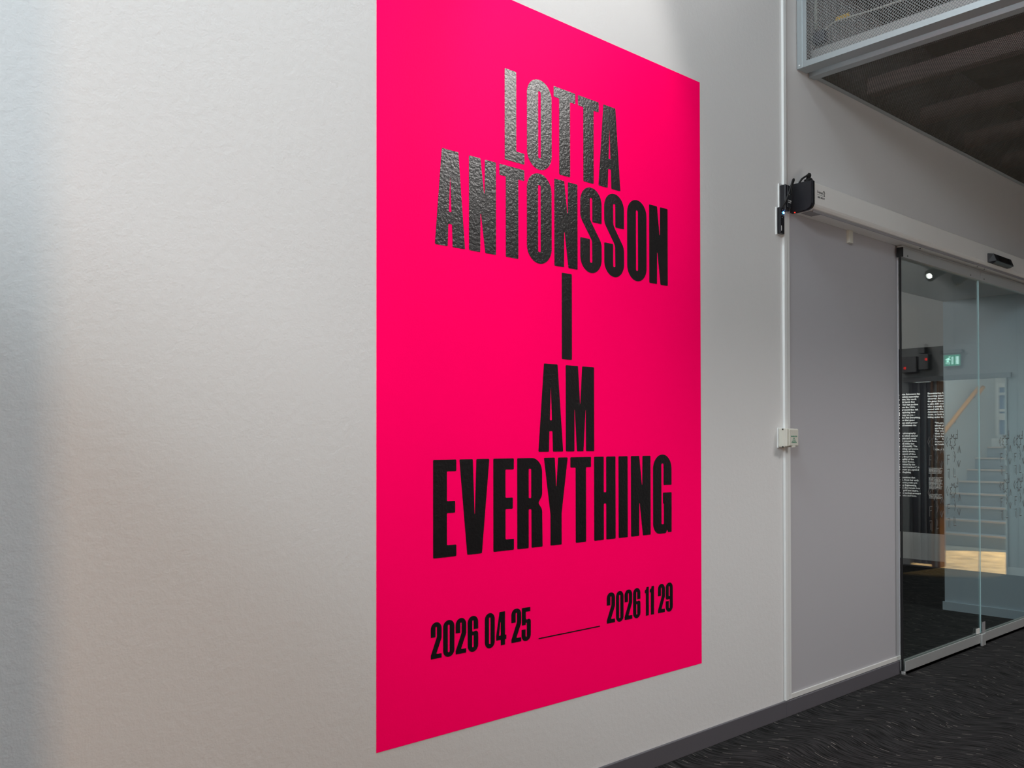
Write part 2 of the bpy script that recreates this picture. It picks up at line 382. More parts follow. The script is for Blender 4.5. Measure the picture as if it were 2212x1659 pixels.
H = 0.338; HB = 0.041
def rectp(x0, z0, x1, z1): return [(x0, z0), (x1, z0), (x1, z1), (x0, z1)]
def glyph(ch, w, H=H, s=0.0575):
    F = lambda L: [(a[0] * w, a[1] * H) + tuple(a[2:]) for a in L]
    hb = 0.121; big = min(w / 2 * 0.99, H * 0.2)
    if ch == 'L': f = s / w; return [F([(0, 0), (1, 0), (1, hb), (f, hb), (f, 1), (0, 1)])]
    if ch == 'T': a = 0.25; return [F([(a, 0), (1 - a, 0), (1 - a, 1 - hb), (1, 1 - hb), (1, 1), (0, 1), (0, 1 - hb), (a, 1 - hb)])]
    if ch == 'I': return [F([(0, 0), (1, 0), (1, 1), (0, 1)])]
    if ch == 'O':
        return [[(0, -.003, big), (w, -.003, big), (w, H + .003, big), (0, H + .003, big)], F([(.447, .12, .006), (.553, .12, .006), (.553, .88, .006), (.447, .88, .006)])]
    if ch == 'H': return [F([(0, 0), (.445, 0), (.445, .435), (.56, .435), (.56, 0), (1, 0), (1, 1), (.56, 1), (.56, .57), (.445, .57), (.445, 1), (0, 1)])]
    if ch == 'N': return [F([(0, 0), (.41, 0), (.42, .46, .0015), (.60, 0), (1, 0), (1, 1), (.585, 1), (.573, .58, .0015), (.42, 1), (0, 1)])]
    if ch == 'A': return [F([(0, 0), (.418, 0), (.437, .235), (.563, .235), (.582, 0), (1, 0), (.775, 1), (.225, 1)]), F([(.455, .358), (.545, .358), (.503, .728, .001), (.497, .728, .001)])]
    if ch == 'M': return [F([(0, 0), (.295, 0), (.302, .56, .001), (.385, 0), (.615, 0), (.698, .56, .001), (.705, 0), (1, 0), (1, 1), (.575, 1), (.50, .52, .001), (.425, 1), (0, 1)])]
    if ch == 'V': return [F([(.255, 0), (.745, 0), (1, 1), (.56, 1), (.505, .345, .001), (.44, 1), (0, 1)])]
    if ch == 'Y': return [F([(.265, 0), (.735, 0), (.735, .36), (1, 1), (.59, 1), (.51, .635, .001), (.45, 1), (0, 1), (.265, .36)])]
    if ch == 'E': return [F([(0, 0), (1, 0), (1, hb), (.587, hb), (.587, .45), (.95, .45), (.95, .573), (.587, .573), (.587, 1 - hb), (1, 1 - hb), (1, 1), (0, 1)])]
    if ch == 'R': return [F([(0, 0), (.445, 0), (.445, .43), (.555, .43), (.56, 0), (1, 0), (.985, .42, .03), (.83, .495, .008), (.985, .575, .03), (.985, 1, .055), (0, 1)]), F([(.447, .553), (.55, .553), (.55, .88), (.447, .88)])]
    if ch == 'S': return [[(a[0] * w, a[1] * (H + .006) - .003) + tuple(a[2:]) for a in [(0, .394), (0, 0, big), (1, 0, big), (1, .37, .05), (.455, .62, .03), (.445, .88, .005), (.555, .88, .005), (.56, .60), (1, .60), (1, 1, big), (0, 1, big), (0, .63, .05), (.545, .38, .03), (.555, .12, .005), (.445, .12, .005), (.445, .394)]]]
    if ch == 'G': return [[(a[0] * w, a[1] * (H + .004)) + tuple(a[2:]) for a in [(0, -.003, big), (.70, -.003, .03), (.75, .045, .002), (.80, .005), (1, .005), (1, .515), (.53, .515), (.53, .375), (.575, .375), (.575, .115, .005), (.445, .115, .005), (.445, .885, .005), (.565, .885, .005), (.565, .61), (1, .61), (1, 1, big), (0, 1, big)]]]
    b = .023
    D = {
     '0': [[(0, -.02, b), (1, -.02, b), (1, 1.02, b), (0, 1.02, b)], [(.41, .11, .003), (.58, .11, .003), (.58, .89, .003), (.41, .89, .003)]],
     '2': [[(0, 0), (1, 0), (1, .125), (.50, .13, .002), (1, .56, .02), (1, 1.02, b), (0, 1.02, b), (0, .60), (.43, .60), (.43, .89, .003), (.57, .89, .003), (.57, .60, .02), (0, .10)]],
     '6': [[(0, -.02, b), (1, -.02, b), (1, .60, .018), (.43, .555, .004), (.43, .89, .003), (.57, .89, .003), (.57, .63), (1, .63), (1, 1.02, b), (0, 1.02, b)], [(.42, .11, .003), (.57, .11, .003), (.57, .465, .003), (.42, .465, .003)]],
     '5': [[(0, -.02, b), (1, -.02, b), (1, .665, .018), (.46, .62, .006), (.46, .87), (.95, .87), (.95, 1), (.03, 1), (.03, .47), (.44, .47), (.45, .535, .003), (.57, .535, .003), (.57, .11, .003), (.43, .11, .003), (.43, .34), (0, .34)]],
     '4': [[(.45, 0), (.87, 0), (.87, .165), (1, .165), (1, .295), (.87, .295), (.87, 1), (.33, 1), (0, .30), (0, .165), (.45, .165)], [(.27, .295, .001), (.45, .295, .001), (.45, .80, .001)]],
     '1': [[(.25, 0), (1, 0), (1, 1), (.45, 1), (.32, .92, .002), (0, .89), (0, .79), (.25, .79)]],
    }
    if ch == '9':
        return [[((1 - a[0]) * w, (1 - a[1]) * H) + tuple(a[2:]) for a in L] for L in D['6']]
    return [F(L) for L in D[ch]]
def letters(rows, H, z0, r0):
    for ch, x0, x1 in rows:
        flat('letter', 'letter', glyph(ch, x1 - x0, H), x0, z0, -0.0012, 0.0008, poster, r0)
letters([('L', 2.185, 2.284), ('O', 2.297, 2.427), ('T', 2.438, 2.559), ('T', 2.574, 2.695), ('A', 2.693, 2.827)], H, 2.435, .004)
letters([('A', 1.864, 1.997), ('N', 2.015, 2.142), ('T', 2.159, 2.283), ('O', 2.296, 2.426), ('N', 2.441, 2.570), ('S', 2.586, 2.711), ('S', 2.727, 2.849), ('O', 2.869, 2.995), ('N', 3.013, 3.139)], H, 2.076, .004)
letters([('I', 2.481, 2.537)], H, 1.716, .004)
letters([('A', 2.354, 2.487), ('M', 2.502, 2.664)], H, 1.356, .004)
letters([('E', 1.856, 1.957), ('V', 1.971, 2.109), ('E', 2.128, 2.228), ('R', 2.245, 2.375), ('Y', 2.383, 2.512), ('T', 2.527, 2.645), ('H', 2.663, 2.792), ('I', 2.811, 2.868), ('N', 2.889, 3.017), ('G', 3.034, 3.161)], H, 0.9955, .004)
HD = .122
letters([('2', 1.846, 1.892), ('0', 1.899, 1.948), ('2', 1.954, 2.001), ('6', 2.008, 2.056), ('0', 2.087, 2.134), ('4', 2.141, 2.190), ('2', 2.215, 2.264), ('5', 2.266, 2.313),
         ('2', 2.737, 2.787), ('0', 2.793, 2.840), ('2', 2.847, 2.895), ('6', 2.901, 2.948), ('1', 2.977, 3.003), ('1', 3.010, 3.038), ('2', 3.065, 3.112), ('9', 3.118, 3.167)], HD, 0.6525, .0015)
flat('date_rule', 'letter', [[(0, 0), (.343, 0), (.343, .0045), (0, .0045)]], 2.353, .6465, -0.0012, 0.0008, poster, .0015)

# ---------------------------------------------------------------- small text
def text(name, s, m, size, loc, rot, parent, kind=None, align='LEFT', bold=0.0, sx=1.0):
    cu = bpy.data.curves.new('t', 'FONT'); cu.body = s; cu.size = size; cu.resolution_u = 1; cu.align_x = align
    cu.offset = bold * size; cu.extrude = 0.0003; cu.space_line = 1.0
    t = bpy.data.objects.new('t', cu); C.objects.link(t); bpy.context.view_layer.update()
    me = bpy.data.meshes.new_from_object(t); bpy.data.objects.remove(t); bpy.data.curves.remove(cu)
    me.transform(Matrix.Translation(loc) @ rot @ Matrix.Diagonal((sx, 1, 1, 1)))
    bm = bmesh.new(); bm.from_mesh(me); bpy.data.meshes.remove(me)
    o = link(name, bm, m, parent)
    if kind: o['kind'] = kind
    return o
RY = Matrix.Rotation(math.pi / 2, 4, 'X')                                              # faces -y, reads along +x
RX = Matrix(((0, 0, -1, 0), (-1, 0, 0, 0), (0, 1, 0, 0), (0, 0, 0, 1)))                # faces -x, reads along -y

# ---------------------------------------------------------------- cable trunking, junction box
t = box('cable_trunking', 'trunk', 4.067, 4.093, -0.013, 0, 0.083, 6.3, bev=0.0015)
tag(t, 'slim white vertical cable trunking on the wall right of the pink poster', 'cable trunking')

jb = empty('junction_box', (4.08, 0, 1.41))
tag(jb, 'small cream surface-mounted switch box with green print on the white cable trunking', 'switch box')
box('back_plate', 'trunk', 4.012, 4.110, -0.006, 0, 1.360, 1.462, jb, bev=0.002)
box('housing', 'plastic', 4.018, 4.110, -0.040, -0.006, 1.364, 1.458, jb, bev=0.004)
bm = bmesh.new(); bx(bm, 4.016, 4.120, -0.054, -0.038, 1.368, 1.456, 0.003); link('cover', bm, 'plastic', jb)
box('cover_flap', 'plastic', 4.030, 4.114, -0.059, -0.054, 1.371, 1.452, jb, bev=0.002)
box('latch', 'plastic', 4.058, 4.082, -0.062, -0.050, 1.362, 1.371, jb, bev=0.002)
for zz in (1.3655, 1.4535): cyl('screw_hole', 'rubber', (4.0165, -0.03, zz), (1, 0, 0), 0.0035, 0.004, jb, 10)
text('printed_text', 'BRANDLUCKA', 'green', 0.0085, (4.073, -0.0593, 1.4155), RY, jb, align='CENTER', bold=.02)
text('printed_text', 'DK', 'green', 0.0085, (4.073, -0.0593, 1.4055), RY, jb, align='CENTER', bold=.02)
text('printed_text', 'STÄNGER\nAUTOMATISKT\nVID BRANDLARM', 'green', 0.006, (4.073, -0.0593, 1.3975), RY, jb, align='CENTER')

# ---------------------------------------------------------------- door operator on the wall
op = empty('door_operator', (4.146, 0, 2.57))
tag(op, 'long pale grey sliding door operator housing with black end cap above the doors', 'door operator')
YF = -0.115
prof = [(0, 2.709), (YF + .003, 2.709), (YF, 2.706), (YF, 2.600), (YF + .004, 2.590), (YF + .012, 2.580), (YF + .03, 2.573), (YF + .06, 2.5705), (0, 2.5705)]
prism('housing', 'oper', prof, 'x', 4.168, 8.0, op)
cap = []
for y, z in prof: cap.append((y - (0.004 if y < -0.001 else 0), z + (0.003 if z > 2.65 else -0.003)))
prism('end_cap', 'black', cap, 'x', 4.146, 4.168, op)
prism('end_cap_rim', 'blackgloss', [(y * 1.03, z + (0.002 if z > 2.65 else -0.002)) for y, z in cap], 'x', 4.158, 4.172, op)
text('maker_mark', 'besam', 'ink', 0.021, (4.212, YF - .0003, 2.660), RY, op, bold=.015, sx=1.12)
text('maker_mark', 'ASSA ABLOY', 'ink', 0.0125, (4.214, YF - .0003, 2.636), RY, op, bold=.03)
tube('maker_symbol', 'ink', [(4.268, YF - .001, 2.672), (4.276, YF - .001, 2.678), (4.283, YF - .001, 2.668), (4.277, YF - .001, 2.660), (4.283, YF - .001, 2.652)], 0.0018, op, 5)
box('rule_line', 'ink', 4.210, 4.285, YF - .0008, YF, 2.6520, 2.6532, op)
bm = bmesh.new(); bx(bm, 4.20, 4.30, -0.082, -0.030, 2.5685, 2.5703); link('rating_label', bm, 'grey', op)
box('underside_channel', 'grey', 4.2, 7.9, -0.100, -0.097, 2.562, 2.576, op)
for xx in (5.52, 6.40, 6.52): cyl('underside_screw', 'ink', (xx, -0.062, 2.5695), (0, 0, 1), 0.004, 0.003, op, 8)
br = box('wall_bracket', 'plastic', 4.735, 4.775, -0.016, 0.004, 2.500, 2.5705, op, bev=0.002)

sn = empty('motion_sensor', (6.55, YF, 2.62))
tag(sn, 'black wedge-shaped motion sensor on the front of the pale door operator housing', 'motion sensor')
bm = bmesh.new()
vs = []
P0 = [(6.43, YF, 2.658), (6.78, YF, 2.658), (6.78, YF, 2.596), (6.43, YF, 2.596)]
P1 = [(6.45, YF - .034, 2.654), (6.76, YF - .034, 2.654), (6.76, YF - .052, 2.604), (6.45, YF - .052, 2.604)]
P2 = [(6.46, YF - .030, 2.592), (6.75, YF - .030, 2.592)]
a = [bm.verts.new(p) for p in P0]; b = [bm.verts.new(p) for p in P1]; c = [bm.verts.new(p) for p in P2]
for f in ((a[0], a[1], b[1], b[0]), (b[0], b[1], b[2], b[3]), (b[3], b[2], c[1], c[0]), (c[0], c[1], a[2], a[3]), (a[0], b[0], b[3], c[0], a[3]), (a[1], a[2], c[1], b[2], b[1]), (a[0], a[3], a[2], a[1])): bm.faces.new(f)
bmesh.ops.bevel(bm, geom=bm.edges[:], offset=0.002, segments=1, affect='EDGES')
link('housing', bm, 'black', sn)
bm = bmesh.new()
v = [bm.verts.new(p) for p in [(6.50, YF - .0363, 2.650), (6.71, YF - .0363, 2.650), (6.71, YF - .0515, 2.608), (6.50, YF - .0515, 2.608)]]; bm.faces.new(v)
link('lens', bm, 'blackgloss', sn)

# black devices hanging on the trunking beside the operator
pb = empty('control_box', (4.09, -0.012, 2.6))
tag(pb, 'black plastic control box with cables clipped to the trunking beside the operator end cap', 'control box')
box('back_plate', 'trunk', 4.030, 4.066, -0.007, 0.0, 2.565, 2.697, pb)
box('housing', 'black', 4.034, 4.075, -0.041, -0.007, 2.555, 2.688, pb, bev=0.005)
box('housing_lid', 'blackgloss', 4.046, 4.078, -0.046, -0.041, 2.570, 2.682, pb, bev=0.002)
box('white_label', 'wtext', 4.053, 4.061, -0.0468, -0.046, 2.634, 2.640, pb)
text('printed_text', 'POWER\nAC/DC', 'wtext', 0.0085, (4.050, -0.0466, 2.603), RY, pb)
tube('cable', 'rubber', [(4.02, -0.02, 2.56), (4.025, -0.048, 2.60), (4.045, -0.060, 2.66), (4.075, -0.058, 2.712), (4.10, -0.05, 2.718), (4.118, -0.03, 2.70), (4.12, -0.02, 2.65)], 0.0042, pb)
tube('coiled_cable', 'rubber', [(4.15, -0.05, 2.712), (4.168, -0.055, 2.735), (4.20, -0.06, 2.755), (4.235, -0.06, 2.773), (4.255, -0.05, 2.765), (4.235, -0.045, 2.745), (4.205, -0.05, 2.735), (4.225, -0.05, 2.722), (4.25, -0.055, 2.728), (4.262, -0.05, 2.744), (4.24, -0.06, 2.75), (4.212, -0.07, 2.728), (4.255, -0.065, 2.722), (4.27, -0.05, 2.714)], 0.0052, op)
tube('cable_loop', 'rubber', [(4.20, -0.06, 2.713), (4.19, -0.07, 2.728), (4.215, -0.075, 2.742), (4.245, -0.07, 2.735), (4.262, -0.06, 2.713)], 0.0048, op)
tube('cable_loop', 'rubber', [(4.21, -0.05, 2.713), (4.222, -0.055, 2.76), (4.245, -0.05, 2.778), (4.25, -0.045, 2.75), (4.25, -0.045, 2.713)], 0.0045, op)

rs = empty('program_selector', (4.03, 0, 2.44))
tag(rs, 'narrow black selector switch with glowing blue button below the control box', 'selector switch')
box('back_plate', 'trunk', 4.007, 4.046, -0.006, 0.0, 2.436, 2.574, rs)
box('housing', 'blackgloss', 4.011, 4.050, -0.026, -0.006, 2.438, 2.572, rs, bev=0.004)
cyl('blue_button', 'blue', (4.038, -0.0268, 2.545), (0, -1, 0), 0.0070, 0.003, rs)
cyl('button_core', 'bluecore', (4.038, -0.0288, 2.545), (0, -1, 0), 0.0035, 0.002, rs)
for zz, xx in ((2.558, 4.030), (2.545, 4.022), (2.532, 4.024), (2.560, 4.042), (2.530, 4.040), (2.520, 4.026)):
    cyl('indicator', 'grey', (xx, -0.0268, zz), (0, -1, 0), 0.0024, 0.002, rs, 8)
box('stripe_label', 'wtext', 4.018, 4.022, -0.0268, -0.026, 2.452, 2.478, rs)
box('status_light', 'red', 4.1408, 4.1458, -0.030, -0.026, 2.562, 2.566, op)

# ---------------------------------------------------------------- sliding glass doors
GY = -0.028
def door(name, x0, x1, first):
    d = empty(name, (x0, GY, 0)); d['kind'] = 'structure'
    L = 'front'
    # glass pane (slightly out of true on the second leaf, as its reflection shows)
    bm = bmesh.new(); bx(bm, x0 + 0.002, x1 - 0.002, -0.003, 0.003, 0.02, 2.53)
    if not first: bm.transform(Matrix.Translation((x0, 0, 0)) @ Matrix.Rotation(R(PANE_TILT), 4, 'Z') @ Matrix.Translation((-x0, 0, 0)))
    bm.transform(Matrix.Translation((0, GY, 0)))
    link('glass_pane', bm, 'glass', d)
    # top rail with a lip
    prism('top_rail', 'alu', [(-0.046, 2.494), (-0.010, 2.494), (-0.010, 2.564), (-0.040, 2.564), (-0.040, 2.556), (-0.046, 2.550)], 'x', x0 + (0.0 if first else 0.002), x1, d)
    for xx in ((5.385, 6.327) if first else (6.556, 7.45)):
        cyl('screw', 'ink', (xx, -0.0465, 2.507), (0, -1, 0), 0.005, 0.002, d, 8)
    # bottom U rail
    box('bottom_rail', 'alu', x0 + (0.006 if first else 0.002), x1, -0.046, -0.038, 0.006, 0.078, d)
    box('rail_back', 'alu', x0 + (0.006 if first else 0.002), x1, -0.018, -0.011, 0.006, 0.078, d)
    box('rail_floor', 'alu', x0 + (0.006 if first else 0.002), x1, -0.046, -0.011, 0.006, 0.020, d)
    if first:
        box('edge_seal', 'rubber', x0 - 0.004, x0 + 0.001, GY - 0.006, GY + 0.006, 0.020, 2.495, d)
        box('rail_end_cap', 'rubber', x0 - 0.010, x0 - 0.001, -0.048, -0.012, 2.496, 2.552, d)
        box('guide_foot', 'alu', x0 - 0.004, x0 + 0.02, -0.044, -0.020, 0.0, 0.018, d, bev=0.003)
        box('lock_plate', 'white', x1 - 0.085, x1 - 0.03, -0.036, -0.033, 0.082, 0.118, d)
        box('floor_guide', 'alu', x1 - 0.05, x1 + 0.012, -0.060, -0.046, 0.0, 0.080, d, bev=0.003)
    else:
        box('lock_plate', 'grey', x0 + 0.012, x0 + 0.062, -0.036, -0.033, 0.078, 0.150, d, bev=0.001)
    return d
PANE_TILT = -0.2
door1 = door('door_1', 5.325, 6.498, True)
door2 = door('door_2', 6.502, 7.70, False)
box('glass_edge', 'glassedge', 6.4955, 6.4985, GY - 0.005, GY + 0.005, 0.08, 2.494, door1)

# manifestation marks on the glass: star, chevrons and angular letters
def strokes(segs, wd=0.0042):
    out = []
    for (x0, z0, x1, z1) in segs:
        d = Vector((x1 - x0, z1 - z0)); n = Vector((-d.y, d.x)).normalized() * wd / 2; e = d.normalized() * wd / 2
        a = Vector((x0, z0)) - e; b = Vector((x1, z1)) + e
        out.append([(a + n).to_tuple(), (a - n).to_tuple(), (b - n).to_tuple(), (b + n).to_tuple()])
    return out
def star():
    segs = []; P = []
    for k in range(16):
        r = 0.050 if k % 2 == 0 else 0.030
        th = 2 * math.pi * k / 16 + math.pi / 8
        P.append((math.cos(th) * r, math.sin(th) * r * 1.05))
    for k in range(0, 16):
        if k % 2 == 0: a = P[k]; b = P[(k + 1) % 16]
        else: a = P[k]; b = P[(k + 1) % 16]
        segs.append((*a, *b))
    return segs
MARKS = [
    ('star_mark', star(), 0, 0),
    ('chevron_mark', [(.012, .03, -.010, 0), (-.010, 0, .012, -.03), (.022, .008, .006, -.010)], -.105, .002),
    ('letter_mark', [(0, -.028, 0, .028), (0, -.028, -.028, -.028), (0, -.004, -.020, -.004), (-.026, -.018, -.026, -.028)], .085, .052),
    ('letter_mark', [(-.015, -.03, -.015, .03), (-.015, .03, .020, .03), (-.015, .004, .012, .004)], -.075, -.115),
    ('chevron_mark', [(-.012, .035, .012, 0), (.012, 0, -.012, -.035), (-.012, .008, .002, -.008)], .035, -.095),
    ('chevron_mark', [(-.026, .025, 0, -.015), (0, -.015, .026, .025), (0, .03, 0, -.01)], .105, -.150),
    ('chevron_mark', [(-.024, -.025, 0, .022), (0, .022, .024, -.025), (0, -.02, 0, .012)], .115, -.048),
    ('letter_mark', [(-.02, .03, .012, .03), (.012, .03, .012, -.035), (-.006, .012, -.006, -.025)], -.070, -.205),
    ('letter_mark', [(-.014, .03, -.014, -.028), (-.014, -.028, .018, -.028), (.004, .022, .004, -.012)], .030, -.200),
]
for cx, dr in ((5.785, door1), (6.055, door1), (6.945, door2), (7.215, door2)):
    for row in (0, 1):
        z0 = 1.385 - row * 0.318
        for nm, segs, ox, oz in MARKS:
            bm = bmesh.new()
            for (a0, b0, a1, b1) in segs:
                for quad in strokes([(a0, b0, a1, b1)]):
                    va = [bm.verts.new((cx + ox * .9 + p[0], GY - 0.0036 - (0.0 if dr is door1 else 0.004), z0 + oz + p[1])) for p in quad]
                    bm.faces.new(va)
            r_ = bmesh.ops.extrude_face_region(bm, geom=bm.faces[:])
            for v_ in r_['geom']:
                if isinstance(v_, bmesh.types.BMVert): v_.co.y -= 0.0005
            link(nm, bm, 'decal', dr)

# ---------------------------------------------------------------- exhibition room: black text wall
tb = empty('text_wall', (9.98, 2.2, 0.373))
tag(tb, 'black painted text field with white exhibition text seen through the glass doors', 'wall text')
box('black_field', 'blackwall', 9.984, 9.986, 0.9, 4.2, 0.373, 2.4183, tb)
LEFTCOL = ["As a person, Lotta Antonsson has", "come of age in which materiality", "guides the intuitive. Her work", "is a process, with hands that", "cut over. Using her vast archive", "of magazines from the 1960s", "a fragile pictorial world that left", "hours ringing, exploring how", "they shape the way we see –", "are immersed. In I Am Everything,", "the big exhibition that spans", "moment, between analog inter-", "play spatially and between the", "work's space.", "",
 "Placed together photography", "and sculptures in which natural", "crystals, amethysts and corals", "meet hands that conceal faces,", "with subtle, small shifts that", "are revealing and beautify. The", "huge surge, creating a presence", "found in Antonsson's works,", "they become bearers of time", "and of the shell, the protective", "shell and the fragility of the", "body. Paths of Inner Power,", "are to be determined by the", "so called \"Fibonacci numbers\", in", "that the shell recurs as a symbol", "of eternal and life-giving", "",
 "In view in the questions that", "since her 1960s. From her early", "works today's most poetic yet", "through layering, fragmenting,", "the female body, she reveals how", "we are used by gold and desire,", "in which that the vertical arranges", "with her own voice and form."]
RIGHTCOL = ["Encountering Antonsson's", "becoming aware of the", "observer. Among the", "the gazes that are", "a calm shift occurs", "who is actually the", "sessed with the body", "Antonsson creates", "down, to look again", "hiding under the surface"]
QUOTE = ["\"We are turned", "where photography", "and forgotten", "This overproduction", "visual culture", "from the shells", "the      bodies", "restore or", "and resist.\"", "", "/ Dr. A Text"]
def lines(rows, yleft, z, pitch, size, right=None):
    for k, s in enumerate(rows):
        if not s.strip(): continue
        if right is None: text('text_line', s, 'ltext', size, (9.9838, yleft, z - k * pitch), RX, tb, bold=.028)
        else: text('text_line', s, 'ltext', size, (9.9838, right, z - k * pitch), RX, tb, align='LEFT', bold=.028)
# the left column ends ragged about y = 1.87
PT = 0.0290
lines(LEFTCOL, 2.262, 1.900, PT, 0.0265)
lines(RIGHTCOL, 1.816, 1.900, PT, 0.0265)
lines(QUOTE, 1.740, 1.575, PT, 0.0265)
SM = ["Lotta Antonsson (born 1963 in", "Varberg) lives and works in", "Stockholm and Berlin. She was", "educated at Konstfack and in", "photography schools abroad."]
lines(SM, 1.808, 1.086, 0.0135, 0.0115)
lines(SM * 2, 1.808, 0.985, 0.0135, 0.0115)
lines(SM[:4], 1.808, 0.800, 0.0135, 0.0110)

# ---------------------------------------------------------------- mesh cage over the door end of the hall
cage = empty('mesh_cage', (4.22, 0, 3.33))
tag(cage, 'galvanised steel mesh cage with grille underside hanging at the upper right', 'mesh cage')
CX, CZ, YE = 4.22, 3.33, -1.88
box('corner_post', 'zinc', CX - .0015, CX + .032, -0.030, 0.0, CZ - .0015, 4.6, cage, bev=0.001)
box('post_flange', 'zinc', CX + .002, CX + .006, -0.052, -0.030, CZ + .02, 4.6, cage)
prism('bottom_rail', 'zinc', [(CX, CZ), (CX + .085, CZ), (CX + .085, CZ + .004), (CX + .004, CZ + .004), (CX + .004, CZ + .030), (CX, CZ + .030)], 'y', -0.002, YE, cage)
prism('grille_rail', 'zinc', [(CX + .112, CZ - .014), (CX + .165, CZ - .014), (CX + .165, CZ - .010), (CX + .114, CZ - .010), (CX + .114, CZ + .03), (CX + .108, CZ + .03)], 'y', -0.004, YE, cage)
cyl('rivet', 'trunk', (CX - .003, -0.014, CZ + .014), (-1, 0, 0), 0.004, 0.003, cage, 10)
box('wall_angle', 'zinc', CX + .165, 10.0, -0.030, -0.001, CZ - .004, CZ + .002, cage)
def lattice(name, m, fn, U, V, pitch, wd, th, parent, slope=1.0):
    """crossing diagonal strands of an expanded mesh; fn maps (u, v, w) to a point"""
    bm = bmesh.new()
    for sgn in (1, -1):
        c = -V / slope
        while c < U + V / slope:
            # line u = c + v/slope*sgn ; clip to rect
            if sgn > 0: a = (c, 0.0); b = (c + V / slope, V)
            else: a = (c + V / slope, 0.0); b = (c, V)
            (u0, v0), (u1, v1) = a, b
            def clip(u0, v0, u1, v1):
                if u0 > u1: u0, v0, u1, v1 = u1, v1, u0, v0
                if u1 <= 0 or u0 >= U: return None
                if u0 < 0: tt = (0 - u0) / (u1 - u0); v0 += (v1 - v0) * tt; u0 = 0
                if u1 > U: tt = (U - u0) / (u1 - u0); v1 = v0 + (v1 - v0) * tt; u1 = U
                return u0, v0, u1, v1
            r = clip(u0, v0, u1, v1)
            if r and abs(r[2] - r[0]) > 1e-4:
                p = Vector((r[0], r[1])); q_ = Vector((r[2], r[3])); d = (q_ - p).normalized(); n = Vector((-d.y, d.x)) * wd / 2
                vs = [bm.verts.new(fn(*(pt), k)) for k in (0, th) for pt in (p + n, p - n, q_ - n, q_ + n)]
                bm.faces.new(vs[0:4]); bm.faces.new(vs[4:8][::-1])
                for i in range(4): bm.faces.new((vs[i], vs[(i + 1) % 4], vs[4 + (i + 1) % 4], vs[4 + i]))
            c += pitch
    o = link(name, bm, m, parent); o['kind'] = 'stuff'; return o
lattice('front_mesh', 'mesh', lambda u, v, k: (CX + .005 + k, -0.032 - u, CZ + .030 + v), 1.84, 1.2, 0.0165, 0.0026, 0.0015, cage, slope=1.0)
lattice('grille_mesh', 'meshdark', lambda u, v, k: (CX + .165 + u, -0.030 - v, CZ - .004 + k), 5.6, 1.84, 0.0175, 0.0030, 0.0015, cage, slope=0.6)
# what hangs inside the cage
d = prism('air_duct', 'duct', [(CX + .09, CZ + .034), (CX + .30, CZ + .034), (CX + .30, CZ + .14), (CX + .14, CZ + .14), (CX + .09, CZ + .112)], 'y', -0.03, YE)
tag(d, 'long light grey flat duct lying inside the mesh cage just above its bottom rail', 'duct')
cb = empty('grey_cable', (4.42, -0.1, 3.52))
tag(cb, 'pale grey cable running through the mesh cage above the flat duct', 'cable')
tube('cable', 'cable', [(4.42, -0.022, 3.56), (4.42, -0.05, 3.58), (4.42, -0.09, 3.60), (4.42, -0.16, 3.602), (4.42, -0.46, 3.588), (4.42, -1.2, 3.585), (4.42, -1.8, 3.585)], 0.006, cb)
box('cable_tag', 'yellow', 4.418, 4.422, -0.185, -0.108, 3.606, 3.626, cb)
cd = tube('vertical_conduit', 'cable', [(4.34, -0.04, 3.56), (4.34, -0.04, 4.2), (4.34, -0.04, 4.55)], 0.010)
tag(cd, 'thin vertical grey conduit behind the mesh beside the cage corner post', 'conduit')
kb = box('cable_clamp', 'darkgrey', 4.34, 4.38, -0.085, -0.02, 3.49, 3.55, bev=0.004)
tag(kb, 'small dark clamp at the lower end of the vertical conduit inside the cage', 'clamp')
tr = box('cable_tray', 'darkgrey', 4.50, 4.56, YE, -0.06, 3.50, 3.53)
tag(tr, 'narrow dark cable tray behind the grey cable inside the mesh cage', 'cable tray')
bk = box('junction_housing', 'black', 4.62, 4.70, -0.62, -0.42, 3.72, 3.84, bev=0.004)
tag(bk, 'dark box hanging behind the mesh at the top edge of the cage', 'box')

# ---------------------------------------------------------------- spotlights in the hall, seen mirrored in the doors
def track_spot(loc, aim, lit, label):
    e = empty('track_spotlight', loc); tag(e, label, 'spotlight', 'track spotlights near the end of the hall')
    p = Vector(loc); d = Vector(aim).normalized()
    cyl('stem', 'blackgloss', p + Vector((0, 0, .15 + (3.318 - p.z - .15) / 2)), (0, 0, 1), 0.012, 3.318 - p.z - .15, e, 12)
    cyl('lamp_body', 'black', p, d, 0.045, 0.20, e, 24)
    cyl('lamp_collar', 'blackgloss', p + d * .10, d, 0.052, 0.04, e, 24)
    cyl('lens', 'lamp' if lit else 'grey', p + d * .122, d, 0.024, 0.006, e, 24)
    box('driver_box', 'black', p.x - .04, p.x + .04, p.y - .09, p.y + .09, p.z + .09, p.z + .15, e, bev=0.004)
track_spot((8.15, -0.98, 2.90), (-0.9, -0.35, -0.45), True, 'black track spotlight with glowing lens reflected in the glass doors')
track_spot((8.15, -0.74, 2.84), (0.2, -0.9, -0.3), False, 'unlit black track spotlight reflected near the joint of the doors')

